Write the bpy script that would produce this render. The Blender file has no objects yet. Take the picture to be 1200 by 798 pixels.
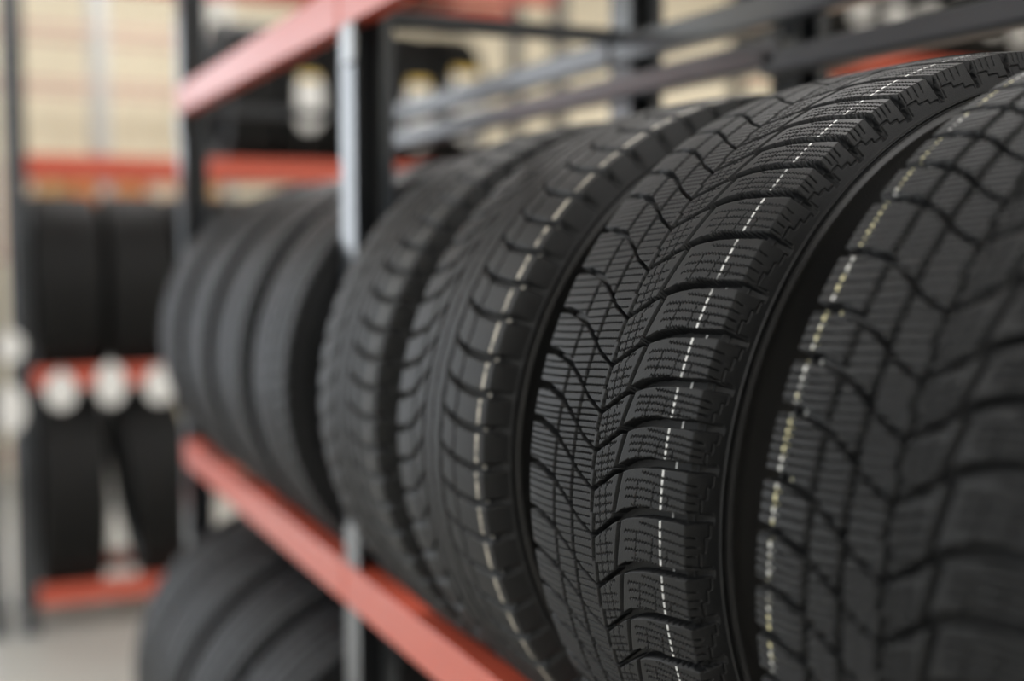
import bpy, bmesh, math, random
import numpy as np
from mathutils import Vector
random.seed(4)
PI = math.pi
scene = bpy.context.scene
col = scene.collection
EYE = 1.56                      # camera height above the floor; depths below are measured from the camera

# ------------------------------------------------------------------ camera
cd = bpy.data.cameras.new('camera')
cam = bpy.data.objects.new('camera', cd); col.objects.link(cam)
cam.location = (0, 0, EYE)
cam.rotation_euler = (PI/2 - .0763, 0, -.4339)
cd.sensor_width = 36; cd.lens = 43.85; cd.clip_start = .02; cd.clip_end = 60
cd.dof.use_dof = True; cd.dof.focus_distance = .865; cd.dof.aperture_fstop = 2.0
scene.camera = cam

# ------------------------------------------------------------------ light, exposure
scene.view_settings.view_transform = 'Standard'; scene.view_settings.look = 'None'
scene.view_settings.gamma = 1; scene.view_settings.exposure = 0.0
scene.view_settings.use_curve_mapping = False
w = bpy.data.worlds.new('daylight'); scene.world = w; w.use_nodes = True
w.node_tree.nodes['Background'].inputs[0].default_value = (.80, .88, 1, 1)
w.node_tree.nodes['Background'].inputs[1].default_value = .65

def area(name, loc, rot, sx, sy, watts, color):
    l = bpy.data.lights.new(name, 'AREA'); l.shape = 'RECTANGLE'; l.size = sx; l.size_y = sy
    l.energy = watts; l.color = color
    o = bpy.data.objects.new(name, l); col.objects.link(o); o.location = loc; o.rotation_euler = rot
    return o
ROOM = dict(x0=-5.0, x1=9.0, y0=-4.0, y1=8.6, h=4.0)
WINDOWS = [(-2.6, -.4), (1.0, 3.2), (4.8, 7.0)]          # y ranges of the openings in the left wall
for a, b in WINDOWS:
    area('window_daylight', (-5.02, (a+b)/2, 2.2), (0, -PI/2, 0), 2.2, b-a, 16, (.86, .93, 1))
ADDED_WIN = (-3.7, .05)                                      # unseen back-wall window, added so the beams and posts reflect it
area('window_daylight', ((ADDED_WIN[0]+ADDED_WIN[1])/2, 8.66, 1.75), (-PI/2, 0, 0), ADDED_WIN[1]-ADDED_WIN[0], 3.3, 105, (.88, .94, 1))  # bright panel of the added back window, sized for the beam reflections
LAMPS = [(x, y) for x in (-2.6, 1.4, 5.4) for y in (-1.6, 2.6, 6.6)]

# ------------------------------------------------------------------ materials
def mat(name, base, rough=.5, metal=0, spec=.5, noise=None, nscale=20, bump=0, bscale=200, coat=0):
    m = bpy.data.materials.new(name); m.use_nodes = True
    nt = m.node_tree; b = nt.nodes['Principled BSDF']
    b.inputs['Base Color'].default_value = (*base, 1); b.inputs['Roughness'].default_value = rough
    b.inputs['Metallic'].default_value = metal; b.inputs['Specular IOR Level'].default_value = spec
    b.inputs['Coat Weight'].default_value = coat; b.inputs['Coat Roughness'].default_value = .16
    tc = nt.nodes.new('ShaderNodeTexCoord')
    if noise:
        n = nt.nodes.new('ShaderNodeTexNoise'); n.inputs['Scale'].default_value = nscale; n.inputs['Detail'].default_value = 5
        nt.links.new(tc.outputs['Object'], n.inputs['Vector'])
        mx = nt.nodes.new('ShaderNodeMix'); mx.data_type = 'RGBA'
        mx.inputs[6].default_value = (*base, 1); mx.inputs[7].default_value = (*noise, 1)
        nt.links.new(n.outputs['Fac'], mx.inputs[0]); nt.links.new(mx.outputs[2], b.inputs['Base Color'])
    if bump:
        n2 = nt.nodes.new('ShaderNodeTexNoise'); n2.inputs['Scale'].default_value = bscale; n2.inputs['Detail'].default_value = 4
        nt.links.new(tc.outputs['Object'], n2.inputs['Vector'])
        bp = nt.nodes.new('ShaderNodeBump'); bp.inputs['Strength'].default_value = bump; bp.inputs['Distance'].default_value = .001
        nt.links.new(n2.outputs['Fac'], bp.inputs['Height']); nt.links.new(bp.outputs['Normal'], b.inputs['Normal'])
    return m

def tread_mat(name, vd=None, hw=.0011, color=(.62, .62, .60), color2=None, base=(.0057, .0063, .0070), rough=.52, spec=.31):
    """rubber with a painted line running round the tread at v = vd (object Y)"""
    m = mat(name, base, rough, spec=spec, noise=tuple(c*1.45 for c in base), nscale=35, bump=.25, bscale=900)
    if vd is None: return m
    nt = m.node_tree; b = nt.nodes['Principled BSDF']
    src = b.inputs['Base Color'].links[0].from_socket
    tc = [n for n in nt.nodes if n.type == 'TEX_COORD'][0]
    sp = nt.nodes.new('ShaderNodeSeparateXYZ'); nt.links.new(tc.outputs['Object'], sp.inputs[0])
    def math_(op, a, bb, clamp=False):
        n = nt.nodes.new('ShaderNodeMath'); n.operation = op; n.use_clamp = clamp
        for i, v in enumerate((a, bb)):
            if v is None: continue
            if isinstance(v, (int, float)): n.inputs[i].default_value = v
            else: nt.links.new(v, n.inputs[i])
        return n.outputs[0]
    nz = nt.nodes.new('ShaderNodeTexNoise'); nz.inputs['Scale'].default_value = 130; nz.inputs['Detail'].default_value = 3
    nt.links.new(tc.outputs['Object'], nz.inputs['Vector'])
    d = math_('ABSOLUTE', math_('SUBTRACT', sp.outputs['Y'], vd), None)
    line = math_('LESS_THAN', d, hw)
    wear = math_('MULTIPLY', math_('SUBTRACT', nz.outputs['Fac'], .30), 5.0, True)
    # the paint roller only touched what faces outwards, not the groove walls
    cx = nt.nodes.new('ShaderNodeCombineXYZ'); nt.links.new(sp.outputs['X'], cx.inputs[0]); nt.links.new(sp.outputs['Z'], cx.inputs[2])
    nm = nt.nodes.new('ShaderNodeVectorMath'); nm.operation = 'NORMALIZE'; nt.links.new(cx.outputs[0], nm.inputs[0])
    dt = nt.nodes.new('ShaderNodeVectorMath'); dt.operation = 'DOT_PRODUCT'
    nt.links.new(nm.outputs[0], dt.inputs[0]); nt.links.new(tc.outputs['Normal'], dt.inputs[1])
    fac = math_('MULTIPLY', math_('MULTIPLY', line, wear), math_('GREATER_THAN', dt.outputs['Value'], .86))
    c = nt.nodes.new('ShaderNodeMix'); c.data_type = 'RGBA'
    c.inputs[6].default_value = (*color, 1); c.inputs[7].default_value = (*(color2 or color), 1)
    n3 = nt.nodes.new('ShaderNodeTexNoise'); n3.inputs['Scale'].default_value = 55
    nt.links.new(tc.outputs['Object'], n3.inputs['Vector'])
    nt.links.new(math_('GREATER_THAN', n3.outputs['Fac'], .5), c.inputs[0])
    mx = nt.nodes.new('ShaderNodeMix'); mx.data_type = 'RGBA'
    nt.links.new(fac, mx.inputs[0]); nt.links.new(src, mx.inputs[6]); nt.links.new(c.outputs[2], mx.inputs[7])
    nt.links.new(mx.outputs[2], b.inputs['Base Color'])
    return m

M = {}
M['rubber'] = mat('rubber', (.007, .0072, .0075), .50, noise=(.011, .0115, .012), nscale=30, bump=.2, bscale=700)
M['rubber_bg'] = mat('rubber_plain', (.0045, .0045, .0045), .6, spec=.25, noise=(.007, .007, .007), nscale=20)
M['red'] = mat('red_powder_coat', (.60, .095, .055), .34, noise=(.62, .12, .07), nscale=12, coat=.25)
M['steel_blue'] = mat('blue_grey_powder_coat', (.026, .031, .038), .30, noise=(.036, .042, .05), nscale=10, coat=.6)
M['steel_dark'] = mat('dark_grey_powder_coat', (.020, .024, .029), .38, noise=(.03, .033, .038), nscale=10)
M['galv'] = mat('zinc_plated_steel', (.42, .44, .46), .42, metal=.7, noise=(.55, .57, .6), nscale=25)
M['pale_steel'] = mat('pale_grey_paint', (.45, .46, .44), .5, noise=(.5, .5, .48), nscale=8)
M['pale_red'] = mat('pale_salmon_paint', (.52, .34, .29), .5, noise=(.54, .37, .32), nscale=8)
M['paper'] = mat('white_paper', (.84, .83, .81), .6, noise=(.78, .77, .75), nscale=30)
M['paper_yellow'] = mat('yellow_paper', (.80, .56, .12), .6, noise=(.75, .5, .1), nscale=30)
M['card'] = mat('brown_cardboard', (.52, .28, .10), .8, noise=(.44, .23, .08), nscale=9)
M['card_pale'] = mat('pale_cardboard', (.72, .58, .44), .8, noise=(.66, .52, .40), nscale=9)
M['card_orange'] = mat('orange_printed_cardboard', (.66, .22, .06), .7, noise=(.58, .19, .05), nscale=9)
M['tape'] = mat('packing_tape', (.62, .42, .2), .3, noise=(.6, .4, .2))
M['wall'] = mat('cream_wall_paint', (.85, .78, .61), .85, noise=(.82, .75, .58), nscale=1.5, bump=.1, bscale=80)
M['wall_w'] = mat('white_wall_paint', (.80, .77, .70), .85, noise=(.77, .74, .67), nscale=1.5)
M['ceil'] = mat('white_ceiling_paint', (.78, .77, .74), .9, noise=(.74, .73, .70), nscale=2)
M['frame'] = mat('white_window_frame', (.8, .8, .8), .4, noise=(.76, .76, .76))
def floor_mat():
    m = mat('concrete_floor', (.54, .53, .49), .42, noise=(.46, .45, .42), nscale=2.2, bump=.1, bscale=60)
    return m
M['floor'] = floor_mat()
lm = bpy.data.materials.new('lamp_diffuser'); lm.use_nodes = True
lb = lm.node_tree.nodes['Principled BSDF']; lb.inputs['Emission Color'].default_value = (1, .96, .9, 1); lb.inputs['Emission Strength'].default_value = 4
M['lamp'] = lm

# ------------------------------------------------------------------ helpers
def link(name, me, m, parent=None, loc=(0, 0, 0)):
    if m and not me.materials: me.materials.append(m)
    o = bpy.data.objects.new(name, me); col.objects.link(o); o.location = loc
    if parent: o.parent = parent
    return o
def empty(name, loc, label, cat, group=None, rz=0):
    o = bpy.data.objects.new(name, None); col.objects.link(o); o.location = loc; o.rotation_euler = (0, 0, rz)
    o.empty_display_size = .1; o['label'] = label; o['category'] = cat
    if group: o['group'] = group
    return o
def grid_mesh(name, V, nu, nv, close_u=False, smooth=True):
    """V: (nu, nv, 3) array of points"""
    me = bpy.data.meshes.new(name)
    V = np.ascontiguousarray(V.reshape(-1, 3), dtype=np.float32)
    iu = np.arange(nu if close_u else nu-1); jv = np.arange(nv-1)
    I, J = np.meshgrid(iu, jv, indexing='ij'); I2 = (I+1) % nu
    F = np.stack([I*nv+J, I2*nv+J, I2*nv+J+1, I*nv+J+1], -1).reshape(-1, 4).astype(np.int32)
    me.vertices.add(len(V)); me.vertices.foreach_set('co', V.ravel())
    me.loops.add(F.size); me.loops.foreach_set('vertex_index', F.ravel())
    me.polygons.add(len(F)); me.polygons.foreach_set('loop_start', np.arange(0, F.size, 4, dtype=np.int32))
    me.polygons.foreach_set('loop_total', np.full(len(F), 4, dtype=np.int32))
    me.polygons.foreach_set('use_smooth', np.full(len(F), smooth))
    me.update(calc_edges=True)
    return me
def boxes_mesh(name, boxes, bevel=.0):
    """boxes: (x0,x1,y0,y1,z0,z1) list -> one mesh"""
    bm = bmesh.new()
    for x0, x1, y0, y1, z0, z1 in boxes:
        vs = [bm.verts.new((x, y, z)) for x in (x0, x1) for y in (y0, y1) for z in (z0, z1)]
        for f in ((0, 1, 3, 2), (4, 6, 7, 5), (0, 4, 5, 1), (2, 3, 7, 6), (0, 2, 6, 4), (1, 5, 7, 3)):
            bm.faces.new([vs[i] for i in f])
    bmesh.ops.recalc_face_normals(bm, faces=bm.faces)
    if bevel: bmesh.ops.bevel(bm, geom=bm.edges[:], offset=bevel, segments=2, affect='EDGES', profile=.5)
    me = bpy.data.meshes.new(name); bm.to_mesh(me); bm.free(); return me
def prism_mesh(name, poly, z0, z1):
    bm = bmesh.new()
    a = [bm.verts.new((x, y, z0)) for x, y in poly]; b = [bm.verts.new((x, y, z1)) for x, y in poly]
    n = len(poly)
    bm.faces.new(a[::-1]); bm.faces.new(b)
    for i in range(n): bm.faces.new((a[i], a[(i+1) % n], b[(i+1) % n], b[i]))
    bmesh.ops.recalc_face_normals(bm, faces=bm.faces)
    me = bpy.data.meshes.new(name); bm.to_mesh(me); bm.free(); return me
def structure(name, me, m):
    o = link(name, me, m); o['kind'] = 'structure'; return o
def copy_tree(o, parent=None):
    c = o.copy(); col.objects.link(c)
    if parent: c.parent = parent
    for ch in [x for x in kids.get(o.name, [])]: kids.setdefault(c.name, []).append(copy_tree(ch, c))
    return c
kids = {}

# ------------------------------------------------------------------ room
R_ = ROOM; x0, x1, y0, y1, h = R_['x0'], R_['x1'], R_['y0'], R_['y1'], R_['h']
structure('floor', boxes_mesh('floor', [(x0-.2, x1+.2, y0-.2, y1+.2, -.12, 0)]), M['floor'])
structure('ceiling', boxes_mesh('ceiling', [(x0-.2, x1+.2, y0-.2, y1+.2, h, h+.12)]), M['ceil'])
structure('wall_back', boxes_mesh('wall_back', [(x0-.2, ADDED_WIN[0], y1, y1+.15, 0, h), (ADDED_WIN[0], ADDED_WIN[1], y1, y1+.15, 0, .08), (ADDED_WIN[0], ADDED_WIN[1], y1, y1+.15, 3.42, h), (ADDED_WIN[1], x1+.2, y1, y1+.15, 0, h)]), M['wall'])
structure('window_4', boxes_mesh('window', [(ADDED_WIN[0]+i*(ADDED_WIN[1]-ADDED_WIN[0])/4-.03, ADDED_WIN[0]+i*(ADDED_WIN[1]-ADDED_WIN[0])/4+.03, y1+.01, y1+.05, .08, 3.42) for i in range(5)]), M['frame'])  # bars of the added back window
structure('wall_front', boxes_mesh('wall_front', [(x0-.2, x1+.2, y0-.15, y0, 0, h)]), M['wall_w'])
structure('wall_right', boxes_mesh('wall_right', [(x1, x1+.15, y0, y1, 0, h)]), M['wall'])
segs = []; yy = y0
for a, b in WINDOWS:
    segs.append((x0-.15, x0, yy, a, 0, h)); segs.append((x0-.15, x0, a, b, 0, 1.0)); segs.append((x0-.15, x0, a, b, 3.4, h)); yy = b
segs.append((x0-.15, x0, yy, y1, 0, h))
structure('wall_left', boxes_mesh('wall_left', segs), M['wall_w'])
for i, (a, b) in enumerate(WINDOWS):
    m_ = (a+b)/2; t = .04
    structure('window_%d' % (i+1), boxes_mesh('window', [(x0-.1, x0-.04, a, a+t*1.5, 1, 3.4), (x0-.1, x0-.04, b-t*1.5, b, 1, 3.4),
        (x0-.1, x0-.04, a+.06, b-.06, 1, 1.06), (x0-.1, x0-.04, a+.06, b-.06, 3.34, 3.4), (x0-.1, x0-.04, m_-t/2, m_+t/2, 1.06, 3.34)]), M['frame'])
structure('baseboard_back', boxes_mesh('baseboard', [(x0, x1, y1-.015, y1, 0, .1)], .003), M['wall_w'])
for x, y in LAMPS:
    t = empty('ceiling_light', (x, y, h-.09), 'white ceiling light panel, %s one of the %s row' % ({-2.6: 'left', 1.4: 'middle', 5.4: 'right'}[x], {-1.6: 'front', 2.6: 'middle', 6.6: 'back'}[y]), 'ceiling light', 'ceiling light panels')
    link('housing', boxes_mesh('housing', [(-.75, .75, -.33, -.30, 0, .09), (-.75, .75, .30, .33, 0, .09), (-.75, -.72, -.30, .30, 0, .09), (.72, .75, -.30, .30, 0, .09)]), M['frame'], t)
    link('diffuser', boxes_mesh('diffuser', [(-.72, .72, -.30, .30, .02, .04)]), M['lamp'], t)
    area('ceiling_lamp_light', (x, y, h-.1), (0, 0, 0), 1.4, .58, {-1.6: 62, 2.6: 48, 6.6: 50}[y], (1, .985, .975))

# ------------------------------------------------------------------ tire tread
def tri(x): return np.abs((x % 1.0)*2-1)*2-1               # triangle wave -1..1
def groove(dist, wdt, depth, ramp):                        # depth of a groove whose centre line is `dist` away
    return depth*np.clip((wdt/2-np.abs(dist))/ramp+.5, 0, 1)
EDGE = .106                                                # half width of the tread surface
def anchors(known, cyc, half):
    s = list(known)
    i = 0
    while s[-1] < half+.05: s.append(s[-1]+cyc[i % len(cyc)]); i += 1
    i = 0
    while s[0] > -half-.05: s.insert(0, s[0]-cyc[(-i-1) % len(cyc)]); i += 1
    return np.array(s)
def cell(sq, sk):
    k = np.clip(np.searchsorted(sk, sq)-1, 0, len(sk)-2)
    lo = sk[k]; hi = sk[k+1]
    return sq-lo, hi-sq, (sq-lo)/(hi-lo), hi-lo, k
def depth_winter(S, Q, P, ramp):
    """V shaped directional winter pattern: arms rise from the centre line to both shoulders"""
    sk = P['sk']; A = np.abs(Q); right = Q < 0
    dr = np.interp(A, [0, .015, .031, .046, .064, .10, .14], [0, .0095, .0195, .0257, .0295, .0325, .033])
    dl = np.interp(A, [0, .02, .03, .045, .06, .075, .09, .14], [0, .0085, .0150, .0240, .0315, .0358, .0388, .040])
    d = np.where(right, dr, dl)
    sl = np.where(A < .05, .62, np.where(A < .075, .35, .06))
    cosl = 1/np.sqrt(1+sl*sl)
    a, b, f, pit, k = cell(S-d, sk)
    # arms
    wr = np.interp(A, [0, .027, .033, .06, .100, .110, .13], [.0030, .0038, .0052, .0058, .0062, .0066, .0034])
    wl = np.interp(A, [0, .050, .062, .09, .12], [.0022, .0028, .0048, .0054, .0060])
    wd = np.where(right, wr, wl)
    step = np.where((A > .030) & (A < .070), .0011*((A-.030)/.0135 % 1.0), 0)       # little saw teeth on the upper edge
    e = np.clip(A-EDGE, 0, 1)
    adep = .0100*np.clip(1-e/.0205, 0, 1)**.7*np.interp(A, [0, .02, .035], [.75, .85, 1])
    D = np.maximum(groove(a*cosl, wd+2*step, adep, ramp), groove(b*cosl, wd, adep, ramp))
    on = (A < EDGE)
    # zig groove in the right half, centre groove, two straight grooves in the left half
    D = np.maximum(D, groove(Q-(-.0275-.0095*f), .0048*P.get('gw', 1), .0092, ramp)*on)
    fc = cell(S, sk)[2]
    D = np.maximum(D, groove(Q-(.0012-.0034*((fc+.5) % 1.0)), .0040*P.get('gw', 1), .0088, ramp)*on)
    for v, ww in ((.0305, .0042), (.0590, .0044)):
        D = np.maximum(D, groove(Q-(v+.0014*(.5-f)), ww*P.get('gw', 1), .0088, ramp)*on)
    if P.get('sipes', True):
        sw = P.get('sw', .00068); sr = ramp*.8
        zig = tri(Q/.0033)*.00095
        # shoulder blocks, right side
        _, _, f2, _, _ = cell(S-d+(.10*(A-.05)), sk)
        for j, (fj, v0) in enumerate(((.16, .050), (.33, .042), (.50, .042), (.67, .042), (.84, .060))):
            m = right & (A > v0) & (A < .114+.002*(j % 2))
            z = np.where(A < .104, zig, 0)
            D = np.maximum(D, groove((f2-fj)*pit+z, sw, .0040*np.clip((.116-A)/.004, 0, 1), sr)*m)
        for vc, f0, f1 in ((.0560, .18, .66), (.0740, .20, .62), (.0900, .24, .50)):
            m = right & (f2 > f0) & (f2 < f1)
            D = np.maximum(D, groove(A-vc-.006*(f2-.5)+tri(S/.0031)*.0005, sw, .0038, sr)*m)
        # centre blocks right
        _, _, f3, p3, _ = cell(S-.45*d, sk)
        for fj in (.1, .28, .46, .64, .82):
            m = right & (A > .0035) & (A < .026)
            D = np.maximum(D, groove((f3-fj)*p3+tri(Q/.0031)*.0009, sw, .0038, sr)*m)
        for vc in (.0105, .0185):
            D = np.maximum(D, groove(A-vc+tri(S/.0030)*.0007+.002*(f3-.5), sw, .0026, sr)*(right & (A < .026)))
        # left half
        _, _, f4, p4, _ = cell(S+.15*d, sk)
        for fj in (.06, .23, .40, .57, .74, .91):
            m = (~right) & (A > .004) & (A < .112)
            D = np.maximum(D, groove((f4-fj)*p4+tri(Q/.0034)*.0003, sw, .0038, sr)*m)
    # stepped line moulded on the shoulder face
    if P.get('stairs', True):
        pts = [(.12, .0190), (.12, .0105), (.40, .0105), (.40, .0140), (.66, .0140), (.66, .0172), (.90, .0172), (.90, .0200)]
        fs = f*pit; E = A-EDGE
        for (fa, ea), (fb, eb) in zip(pts[:-1], pts[1:]):
            if fa == fb:
                m = (E > min(ea, eb)) & (E < max(ea, eb)); dist = fs-fa*pit
            else:
                m = (f > fa) & (f < fb); dist = E-ea
            D = np.maximum(D, groove(dist, .0010, .0013, ramp)*m*right)
        # corner bevels of the blocks
    return D
def depth_hook(S, Q, P, ramp):
    """shoulder blocks parted by hooked grooves, smooth ribs in the middle"""
    sk = P['sk']; A = np.abs(Q); right = Q < 0
    dr = np.interp(A, [.020, .028, .040, .055, .085, .10, .14], [.020, .0120, .0065, .0030, 0, .0010, .0040])
    dl = np.interp(A, [.02, .031, .049, .075, .109, .14], [.040, .0274, .0124, .0045, 0, 0])+.0072
    a, b, f, pit, k = cell(S-P.get('h', 1)*np.where(right, dr, dl), sk)
    wd = np.interp(A, [.02, .03, .06, .11], [.0022, .0035, .0055, .0062])
    cosl = np.interp(A, [.02, .035, .06, .09], [.62, .8, .96, 1])
    e = np.clip(A-EDGE, 0, 1)
    dep = .0080*np.clip(1-e/.023, 0, 1)**.8*(A > .021)*np.where(right, 1, P.get('left', 1))
    D = np.maximum(groove(a*cosl, wd, dep, ramp), groove(b*cosl, wd, dep, ramp))
    on = A < EDGE
    for v, ww in ((-.052, .0022), (-.0225, .0052), (.0205, .0052), (-.001, .0030), (.050, .0030)):
        D = np.maximum(D, groove(Q-v-.0012*tri(f), ww, .0070, ramp)*on)
    return D
def depth_rib(S, Q, P, ramp):
    """four wide circumferential grooves with narrow cross cuts"""
    sk = P['sk']; A = np.abs(Q)
    a, b, f, pit, k = cell(S-.18*A, sk)
    e = np.clip(A-EDGE, 0, 1)
    D = groove(np.minimum(a, b), .0034, .0055*np.clip(1-e/.018, 0, 1)*(A > .030), ramp)
    on = A < EDGE
    for v, ww in ((-.062, .0085), (-.021, .0090), (.021, .0090), (.062, .0085)):
        D = np.maximum(D, groove(Q-v, ww, .0078, ramp)*on)
    return D
def profile(q, Rc, wid):
    """tread cross section: axial position, radius, outward normal at arc length q"""
    A = np.abs(q); s = np.sign(q)
    t = np.clip(A, 0, EDGE)
    v = t.copy(); r = Rc-.0045*(t/.1)**2.6
    nv = .117*(t/.1)**1.6; nr = np.ones_like(t)
    e = np.clip(A-EDGE, 0, 1)
    v += .0075*np.clip(e/.0235, 0, 1)**.8; r -= .0222*np.clip(e/.0235, 0, 1)
    bump = np.clip(e-.0235, 0, 1)                              # moulded rim line, then the start of the sidewall
    v += .0016*np.sin(np.clip(bump/.0024, 0, 1)*PI)+.0006*np.clip(bump/.004, 0, 1); r -= bump*1.0
    sh = np.clip(e/.004, 0, 1)
    nv = nv*(1-sh)+.95*sh; nr = nr*(1-sh)+.33*sh
    n = np.hypot(nv, nr)
    return s*v*wid, r, s*nv/n, nr/n
def make_tread(name, Rc, fn, P, ds, dq, a0=None, a1=None, coarse=.004, wid=1.0, phase0=0):
    if a0 is None: ang = np.linspace(0, 2*PI, int(2*PI*Rc/ds), endpoint=False)
    else:
        fine = np.arange(a0, a1, ds/Rc); rest = np.arange(a1, a0+2*PI, coarse/Rc)
        ang = np.concatenate([fine, rest])
    q = np.arange(-EDGE-.0275, EDGE+.0276, dq)
    am = ang % (2*PI)
    S, Q = np.meshgrid((PI-am)*Rc, q, indexing='ij')
    D = fn(S, Q, P, max(ds, dq)*1.05) if fn else np.zeros_like(S)
    v, r, nv, nr = profile(q, Rc, wid)
    rr = r[None, :]-D*nr[None, :]; vv = v[None, :]-D*nv[None, :]
    V = np.empty((len(ang), len(q), 3), dtype=np.float32)
    V[..., 0] = rr*np.cos(ang)[:, None]; V[..., 2] = rr*np.sin(ang)[:, None]; V[..., 1] = vv
    return grid_mesh(name, V[:, ::-1], len(ang), len(q), close_u=True)
SIDE = [(.1141, .3010), (.1146, .2985), (.1160, .2972), (.1160, .2950), (.1148, .2935), (.1165, .2800), (.1180, .2650), (.1175, .2480), (.1186, .2465), (.1186, .2440), (.1160, .2420),
        (.1110, .2280), (.1020, .2170), (.0990, .2130), (.0995, .2085), (.0960, .2045), (.0890, .2030), (.0840, .2055)]
LINER = [(.0840, .2055), (.0860, .2150), (.1040, .2400), (.1080, .2650), (.1030, .2900), (.0850, .3080), (.0400, .3150), (0, .3160)]
def lathe(name, prof, Rc, wid, n):
    P = np.array(prof); ang = np.linspace(0, 2*PI, n, endpoint=False)
    V = np.empty((n, len(P), 3)); rr = P[:, 1]+(Rc-.3327)
    V[..., 0] = rr*np.cos(ang)[:, None]; V[..., 2] = rr*np.sin(ang)[:, None]; V[..., 1] = P[:, 0]*wid
    return grid_mesh(name, V, n, len(P), close_u=True)
def make_tire(label, loc, Rc, tread_me, tmat, rz=0, wid=1.0, n=128, group=None, rub=None, tilt=0):
    """loc: hub centre; the Empty stands at the foot of the tire"""
    x, y, z = loc
    root = empty('tire', (x, y, z-Rc), label, 'tire', group, rz)
    root.rotation_euler = (tilt, 0, rz) if tilt else (0, 0, rz)
    rub = rub or M['rubber']; ch = []
    ch.append(link('tread', tread_me, tmat, root, (0, 0, Rc)))
    ch.append(link('sidewall', lathe('sidewall', [(-v, r) for v, r in SIDE], Rc, wid, n), rub, root, (0, 0, Rc)))
    ch.append(link('sidewall', lathe('sidewall', [(v, r) for v, r in SIDE][::-1], Rc, wid, n), rub, root, (0, 0, Rc)))
    full = LINER+[(-v, r) for v, r in LINER[::-1][1:]]
    ch.append(link('inner_liner', lathe('inner_liner', full, Rc, wid, n), rub, root, (0, 0, Rc)))
    kids[root.name] = ch
    return root

CYC = [.0276, .0276, .0356, .0382, .0356, .0297, .0344, .0275]
XC, BEAM = .7534, -.468
# the sharp tire in the middle
k2 = anchors([-.1235, -.0931, -.0594, -.0218, .0119, .0398, .0673, .1017, .1373, .1759, .2113, .2389, .2665], CYC, 1.06)
D2R = PI/180
me = make_tread('tread', .3327, depth_winter, dict(sk=k2), .00046, .00046, 66*D2R, 208*D2R, coarse=.003)
make_tire('black winter tire in sharp focus with V tread and thin white dashed line', (XC, .783, EYE-.1855), .3327, me,
          tread_mat('tread_rubber_white_line', -.0825, .0010, (.70, .71, .70)), rz=.0328)
# nearest tire, cut off by the right edge
k1 = anchors([-.0687, -.0400, -.0073, .0238, .0637, .0960, .1271, .1645, .2048, .2330, .2610], CYC, 1.06)
me = make_tread('tread', .3305, depth_winter, dict(sk=k1, sw=.0010, gw=1.3, stairs=False), .0008, .0008, 66*D2R, 208*D2R, coarse=.004)
make_tire('black winter tire nearest the camera, cut off by right edge, yellowish dashed line', (.7524, .485, EYE-.1920), .3305, me,
          tread_mat('tread_rubber_yellow_line', .0925, .0012, (.80, .74, .42), (.80, .80, .76)), rz=.0286)
# third
k3 = anchors([.0272, .0585, .0907, .1275, .1600, .1928, .2236], [.0330, .0325, .0320, .0340], 1.07)
me3 = make_tread('tread', .3340, depth_hook, dict(sk=k3), .0014, .0012)
make_tire('black tire with hooked shoulder grooves and a beige painted line, behind the sharp one', (.7500, 1.078, EYE-.1860), .3340, me3,
          tread_mat('tread_rubber_beige_line', -.0950, .0021, (.52, .48, .40)), rz=.005)
k4 = anchors([.0], [.0330, .0325, .0320, .0340], 1.07)
me4 = make_tread('tread', .3340, depth_hook, dict(sk=k4, left=.4), .0018, .0015)
make_tire('black hooked-groove tire with a faint grey band, just in front of the middle upright', (.7500, 1.362, EYE-.1860), .3340, me4,
          tread_mat('tread_rubber_grey_line', -.0860, .0050, (.075, .075, .072)))
# four ribbed tires in the far bay
krib = anchors([.0], [.028, .031, .029], 1.2)
RR = .343
me5 = make_tread('tread', RR, depth_rib, dict(sk=krib), .003, .0018, wid=.92)
tm5 = tread_mat('tread_rubber_sheen', base=(.006, .0066, .0078), rough=.43, spec=.20)
sheen_side = mat('sidewall_rubber_sheen', (.007, .0078, .009), .45, spec=.25, noise=(.014, .015, .017), nscale=30)
labs = ['ribbed black tire right behind the middle upright, first of the far bay',
        'ribbed black tire second behind the middle upright in the far bay',
        'ribbed black tire third behind the middle upright in the far bay',
        'ribbed black tire farthest on the shelf, next to the far upright']
XR = .795
for (yc, lb_) in zip((1.872, 2.165, 2.46, 2.76), labs):
    make_tire(lb_, (XR, yc, EYE-.2065), RR, me5, tm5, wid=.92, group='ribbed tires in the far bay of the shelf', rub=sheen_side)
# lower shelf
LB = -1.300
RL = .370
klow = anchors([.0], [.034, .037, .032], 1.3)
me6 = make_tread('tread', RL, depth_rib, dict(sk=klow), .003, .0018, wid=1.0)
labs = ['large black tire on the lower shelf, farthest back beside the far upright',
        'large black tire on the lower shelf, second from the far upright',
        'large black tire on the lower shelf, third from the far upright',
        'large black tire on the lower shelf, just behind the middle upright',
        'large black tire on the lower shelf, just before the middle upright']
for (yc, lb_) in zip((2.795, 2.555, 2.270, 1.995, 1.27), labs):
    make_tire(lb_, (XC, yc, EYE+LB+.3272), RL, me6, tm5, wid=1.0, group='large tires on the lower shelf', rub=sheen_side)

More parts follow.
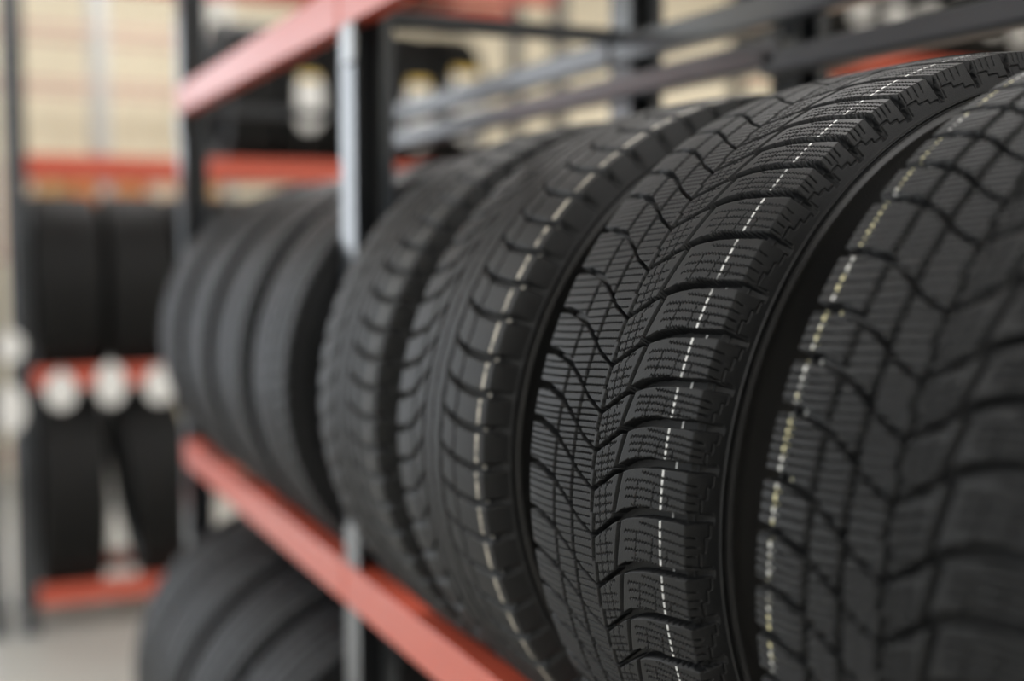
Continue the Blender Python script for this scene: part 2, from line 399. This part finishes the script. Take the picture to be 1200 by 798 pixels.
# ------------------------------------------------------------------ the shelf rack beside the camera
rack = empty('tire_rack', (.537, .33, 0), 'long tire shelf with salmon red front beams and blue grey uprights, beside the camera', 'shelf rack')
def lpart(name, me, m, parent=rack, off=True):
    o = link(name, me, m, parent)
    if off: o.location = (-.537, -.33, 0)
    return o
def c_post(name, xa, xb, ya, yb, m, openside=-1):
    t = .0035; lip = .018
    # web on the -x side, far flange at yb, back flange with return lip; open towards -y
    poly = [(xa, ya), (xa, yb), (xb, yb), (xb, ya), (xb-lip, ya), (xb-lip, ya+t), (xb-t, ya+t), (xb-t, yb-t), (xa+t, yb-t), (xa+t, ya)]
    return lpart(name, prism_mesh(name, poly, .006, 3.0), m)
POSTS = [.33, 1.725, 3.045]
for py in POSTS:
    for (xa, xb) in ((.541, .600), (.985, 1.044)):
        u = c_post('upright', xa, xb, py-.032, py+.032, M['steel_blue'])
        fp = link('foot_plate', boxes_mesh('foot_plate', [(xa-.02, xb+.02, py-.05, py+.05, 0, .008)], .001), M['galv'], u)
        kids.setdefault(u.name, []).append(fp)
    for z in (.35, 1.06, EYE+.323, 2.75):
        lpart('frame_brace', boxes_mesh('frame_brace', [(.600, .985, py-.012, py+.012, z-.011, z+.011)], .002), M['steel_dark'])
LEVELS = [(LB, .060), (BEAM, .060), (.372, .062)]
for zt, hh in LEVELS:
    for (ya, yb) in ((POSTS[0]+.034, POSTS[1]+.010), (POSTS[1]+.028, POSTS[2]+.00)):
        b = lpart('front_beam', boxes_mesh('front_beam', [(.5365, .572, ya, yb, EYE+zt-hh, EYE+zt)], .0025), M['red'])
        b['label'] = 'salmon red front beam'
        if ya > 1:
            e = link('end_connector', boxes_mesh('end_connector', [(.5385, .5415, ya-.02, ya+.002, EYE+zt-hh, EYE+zt)], .001), M['red'], b)
        if zt > .3:
            for yy in ((yb-.055,) if ya < 1 else (yb-.034,)):
                e = link('end_connector', boxes_mesh('end_connector', [(.5345, .5405, yy, yy+.050, EYE+zt-hh-.055, EYE+zt-hh-.001)], .002), M['galv'], b)
                e['label'] = 'grey steel hook plate'
    for (ya, yb) in ((POSTS[0]+.034, POSTS[1]-.034), (POSTS[1]+.034, POSTS[2]-.034)):
        if zt < .3:
            xr = .934 if (ya < 1 or zt < -1) else 1.018
            lpart('rear_beam', boxes_mesh('rear_beam', [(xr, xr+.035, ya-.034 if xr < .95 else ya, yb+.034 if xr < .95 else yb, EYE+zt-hh, EYE+zt)], .0025), M['steel_dark'])
        else:
            lpart('rear_rail', boxes_mesh('rear_rail', [(.965, 1.000, ya-.03, yb+.03, EYE+.279, EYE+.320)], .006), M['steel_blue'])
            if ya > 1:
                lpart('rear_rail', boxes_mesh('rear_rail', [(.965, 1.000, 1.30, yb+.03, EYE+.224, EYE+.262)], .006), M['steel_blue'])
            else:
                lpart('rear_rail', boxes_mesh('rear_rail', [(.965, 1.000, ya-.03, 1.335, EYE+.214, EYE+.247)], .006), M['steel_dark'])
c_post('upright', 1.096, 1.150, 1.425, 1.485, M['steel_dark'])
lpart('tie_bracket', boxes_mesh('tie_bracket', [(.998, 1.097, 1.44, 1.47, EYE+.285, EYE+.314)], .002), M['steel_dark'])

# ------------------------------------------------------------------ racks across the back
def back_rack(name, label, xs, yf, depth, levels, top, red=True, beam_h=.08, group=None, skip=()):
    t = empty(name, (xs[0], yf, 0), label, 'shelf rack', group)
    mu = M['steel_blue'] if red else M['pale_steel']; mb = M['red'] if red else M['pale_red']
    for x in xs:
        X = x-xs[0]
        for Y in (0, depth-.05):
            u = link('upright', prism_mesh('upright', [(X-.03, Y+.002), (X+.03, Y+.002), (X+.03, Y+.05), (X+.015, Y+.05), (X+.015, Y+.046), (X+.026, Y+.046), (X+.026, Y+.006), (X-.026, Y+.006), (X-.026, Y+.05), (X-.03, Y+.05)], .006, top), mu, t)
            link('foot_plate', boxes_mesh('foot_plate', [(X-.05, X+.05, Y-.02, Y+.07, 0, .008)]), M['galv'], u)
        for z in (.35, 1.3, 2.2):
            if z < top: link('frame_brace', boxes_mesh('frame_brace', [(X-.012, X+.012, .05, depth-.05, z-.012, z+.012)]), mu, t)
    for i, (a, b) in enumerate(zip(xs[:-1], xs[1:])):
        for zt in levels:
            A, B = a-xs[0]+.031, b-xs[0]-.031
            link('front_beam', boxes_mesh('front_beam', [(A, B, -.004, .036, zt-beam_h, zt)], .003), mb, t)
            link('rear_beam', boxes_mesh('rear_beam', [(A, B, depth-.05, depth-.012, zt-beam_h, zt)], .003), mb, t)
    return t
YB = 5.24; BD = .54
BL = [EYE-1.365, EYE-.49, EYE+.355, EYE+1.185]
back_rack('tire_rack', 'tire rack with orange red beams across the back left, facing the camera', [.312, 2.68], YB, BD, BL, 3.1)
EL = [EYE-1.00, EYE-.30, EYE+.30, EYE+1.10]
back_rack('tire_rack', 'tire rack cut off by the left picture edge, its shelves set at other heights', [-.34, .190], YB, BD, EL, 3.1)
back_rack('tire_rack', 'tire rack at the back right, mostly hidden behind the blue grey rails', [4.02, 5.75, 7.8], YB, BD, [EYE-1.365, EYE-.49, EYE+.32, EYE+.998], 3.1)
kb = anchors([.0], [.034, .037, .032], 1.4)
def bg_tire_kind(Rc, wid):
    me = make_tread('tread', Rc, depth_rib, dict(sk=kb), .006, .0035, wid=wid)
    return Rc, wid, me
K34 = bg_tire_kind(.345, .90); K38 = bg_tire_kind(.385, 1.10); K42 = bg_tire_kind(.425, 1.08)
bgm = M['rubber_bg']
protos = {}
def bg_tire(x, zlev, kind, label, group, tilt=0, rz=PI/2, yf=YB, lift=0):
    Rc, wid, me = kind
    half = (BD-.012-.05-.036)/2; yc = yf+.036+half
    zc = zlev+math.sqrt(Rc*Rc-half*half)+lift
    if kind[0] not in protos:
        t = make_tire(label, (x, yc, zc), Rc, me, bgm, rz=rz, wid=wid, n=72, group=group, rub=bgm)
        protos[kind[0]] = t
    else:
        t = copy_tree(protos[kind[0]]); t.location = (x, yc, zc-Rc)
    t.rotation_euler = (tilt, 0, rz); t['label'] = label; t['group'] = group
    return t, Rc, zc
def sticker(t, Rc, a_mid, da, half_w, yellow=False, parts=28):
    """paper label curved round the tread; a in degrees from the horizontal, upwards, on the camera side"""
    def patch(a0, a1, hw0, mat_, round_=True):
        bm = bmesh.new(); rows = []
        for i in range(parts+1):
            f = i/parts; a = (180-(a0+(a1-a0)*f))*D2R
            hw = hw0*(math.sqrt(max(0, 1-(2*f-1)**4)) if round_ else 1); hw = max(hw, hw0*.15)
            for rr in (Rc+.0005, Rc+.0018):
                for v in (-hw, hw): rows.append(bm.verts.new((rr*math.cos(a), v, rr*math.sin(a))))
        for i in range(parts):
            o = i*4; p = o+4
            for q in ((0, 1), (1, 3), (3, 2), (2, 0)):
                bm.faces.new((rows[o+q[0]], rows[o+q[1]], rows[p+q[1]], rows[p+q[0]]))
        bm.faces.new((rows[0], rows[1], rows[3], rows[2])); o = parts*4; bm.faces.new((rows[o], rows[o+2], rows[o+3], rows[o+1]))
        bmesh.ops.recalc_face_normals(bm, faces=bm.faces)
        me = bpy.data.meshes.new('paper_label'); bm.to_mesh(me); bm.free()
        return me
    p = link('paper_label', patch(a_mid-da, a_mid+da, half_w, None), M['paper'], t, (0, 0, Rc))
    p['label'] = 'white paper label with a yellow top' if yellow else 'white paper label'
    if yellow:
        q = link('label_header', patch(a_mid+da*.78, a_mid+da*1.02, half_w*.78, None), M['paper_yellow'], p, (0, 0, 0))
# rack level 2, left: two tires
G1 = 'tires on the middle shelf of the back rack'
bg_tire(.482, BL[1], K38, 'black tire on the middle back shelf, right beside its left upright', G1)
bg_tire(.760, BL[1], K38, 'black tire on the middle back shelf, second from the left upright', G1)
for i, x in enumerate((1.03, 1.30, 1.57, 1.84, 2.11, 2.38)):
    bg_tire(x, BL[1], K38, 'black tire on the middle back shelf, hidden behind the near row of tires', G1)
G5 = 'tires at the left edge of the picture'
for zl, tt in ((EL[1], 'upper shelf'), (EL[0], 'lower shelf')):
    bg_tire(.035, zl, K34, 'black tire at the left picture edge, on the %s of the cut-off rack' % tt, G5)
# level 1
G2 = 'large tires on the bottom shelf of the back rack'
bg_tire(.482, BL[0], K42, 'large upright black tire on the bottom shelf of the back left rack', G2)
bg_tire(.885, BL[0], K42, 'large black tire leaning sideways on the bottom back shelf', G2, tilt=-.14, lift=.012)
for x in (1.48, 1.76, 2.04, 2.32): bg_tire(x, BL[0], K42, 'large black tire on the bottom back shelf, hidden behind the near shelf', G2)
# level 3: tires with labels
G3 = 'labelled tires on the third shelf of the back rack'
for x, lbl, txt in ((1.225, None, 'black tire on the upper back shelf, leftmost, no label'),
                    (1.455, (-4, 20, .056), 'black tire on the upper back shelf with white label, left of the upright'),
                    (1.685, None, 'black tire on the upper back shelf, behind the light grey upright'),
                    (1.945, (-9, 25, .062), 'black tire on the upper back shelf, first labelled one right of the grey upright'),
                    (2.175, (0, 27, .078), 'black tire on the upper back shelf, tallest white label with yellow top')):
    t, Rc, zc = bg_tire(x, BL[2], K34, txt, G3)
    if lbl: sticker(t, Rc, lbl[0], lbl[1], lbl[2], True)
for x, txt in ((1.90, 'black tire on the top back shelf, left one, cut off by the upper edge'), (2.13, 'black tire on the top back shelf, right one, cut off by the upper edge')):
    bg_tire(x, BL[3], K34, txt, 'tires on the top shelf of the back rack')
# level 4 of the right hand rack
G4 = 'labelled tires high on the back right rack'
ZR = EYE+.998
WORDS = ['first', 'second', 'third', 'fourth', 'fifth', 'sixth', 'seventh', 'eighth', 'ninth', 'tenth']
for i, x in enumerate((4.16, 4.37, 4.60, 4.825, 5.05, 5.275, 5.50, 5.99, 6.22)):
    t, Rc, zc = bg_tire(x, ZR, K34, 'black tire high on the back right rack, %s from its left end' % WORDS[i], G4)
    if i in (1, 2, 3, 4, 5, 6): sticker(t, Rc, -11 if i != 6 else -18, 10, .062)
# white price tags hanging from the middle beam
def price_tag(x, z, label, w_=.060, h_=.075):
    bm = bmesh.new(); n = 28; ring = [(w_*math.cos(2*PI*i/n), h_*math.sin(2*PI*i/n)) for i in range(n)]
    a = [bm.verts.new((p, -.002, q)) for p, q in ring]; b = [bm.verts.new((p, .002, q)) for p, q in ring]
    bm.faces.new(a); bm.faces.new(b[::-1])
    for i in range(n): bm.faces.new((a[i], b[i], b[(i+1) % n], a[(i+1) % n]))
    bmesh.ops.recalc_face_normals(bm, faces=bm.faces)
    me = bpy.data.meshes.new('price_tag'); bm.to_mesh(me); bm.free()
    t = empty('price_tag', (x, YB-.022, z), label, 'price tag', 'white tags on the back rack beams')
    link('card', me, M['paper'], t)
    link('hook', boxes_mesh('hook', [(-.006, .006, .002, .0035, .02, h_+.02), (-.006, .006, .0035, .009, h_+.012, h_+.02)]), M['galv'], t)
price_tag(.445, EYE-.577, 'round white tag under the red middle beam, leftmost of three')
price_tag(.635, EYE-.560, 'round white tag under the red middle beam, in the middle of three', .060, .085)
price_tag(.825, EYE-.572, 'round white tag under the red middle beam, rightmost of three')
price_tag(.262, EYE-.395, 'round white tag at the left edge, above the red beam level', .050, .060)
price_tag(.258, EYE-.640, 'tall white tag at the left edge, below the red beam level', .052, .095)

# ------------------------------------------------------------------ empty pale rack near the wall, with cartons
back_rack('storage_rack', 'slim pale rack with faint salmon beams before the cream wall', [.22, .92, 1.62], 7.55, .5,
          [.35, 1.50, EYE+.93, EYE+1.24], 3.3, red=False, beam_h=.028)
link('shelf_deck', boxes_mesh('shelf_deck', [(.032, 1.368, .04, .445, 1.488, 1.500)]), M['pale_steel'], bpy.data.objects['storage_rack'])
def carton(x, w_, h_, m, label, y=7.60, z=1.501, d=.36):
    t = empty('carton', (x, y+d/2, z), label, 'carton', 'cartons on the pale rack')
    link('box_body', boxes_mesh('box_body', [(-w_/2, w_/2, -d/2, d/2, 0, h_)], .004), m, t)
    link('packing_tape', boxes_mesh('packing_tape', [(-.025, .025, -d/2-.001, -d/2, h_*.7, h_), (-.025, .025, -d/2-.001, d/2+.001, h_, h_+.001)]), M['tape'], t)
for x, w_, h_, k, lb_ in ((.435, .20, .54, 'card_pale', 'pale carton leftmost behind the back rack'), (.635, .17, .53, 'card', 'brown carton left of the middle behind the back rack'),
                          (.805, .14, .55, 'card_orange', 'narrow orange brown carton behind the back rack'), (1.05, .20, .52, 'card_orange', 'wider orange carton beside the pale pink one'),
                          (1.30, .26, .54, 'card_pale', 'pale carton behind the far upright of the near shelf'), (1.52, .14, .50, 'card', 'brown carton rightmost behind the back rack')):
    carton(x, w_, h_, M[k], lb_)
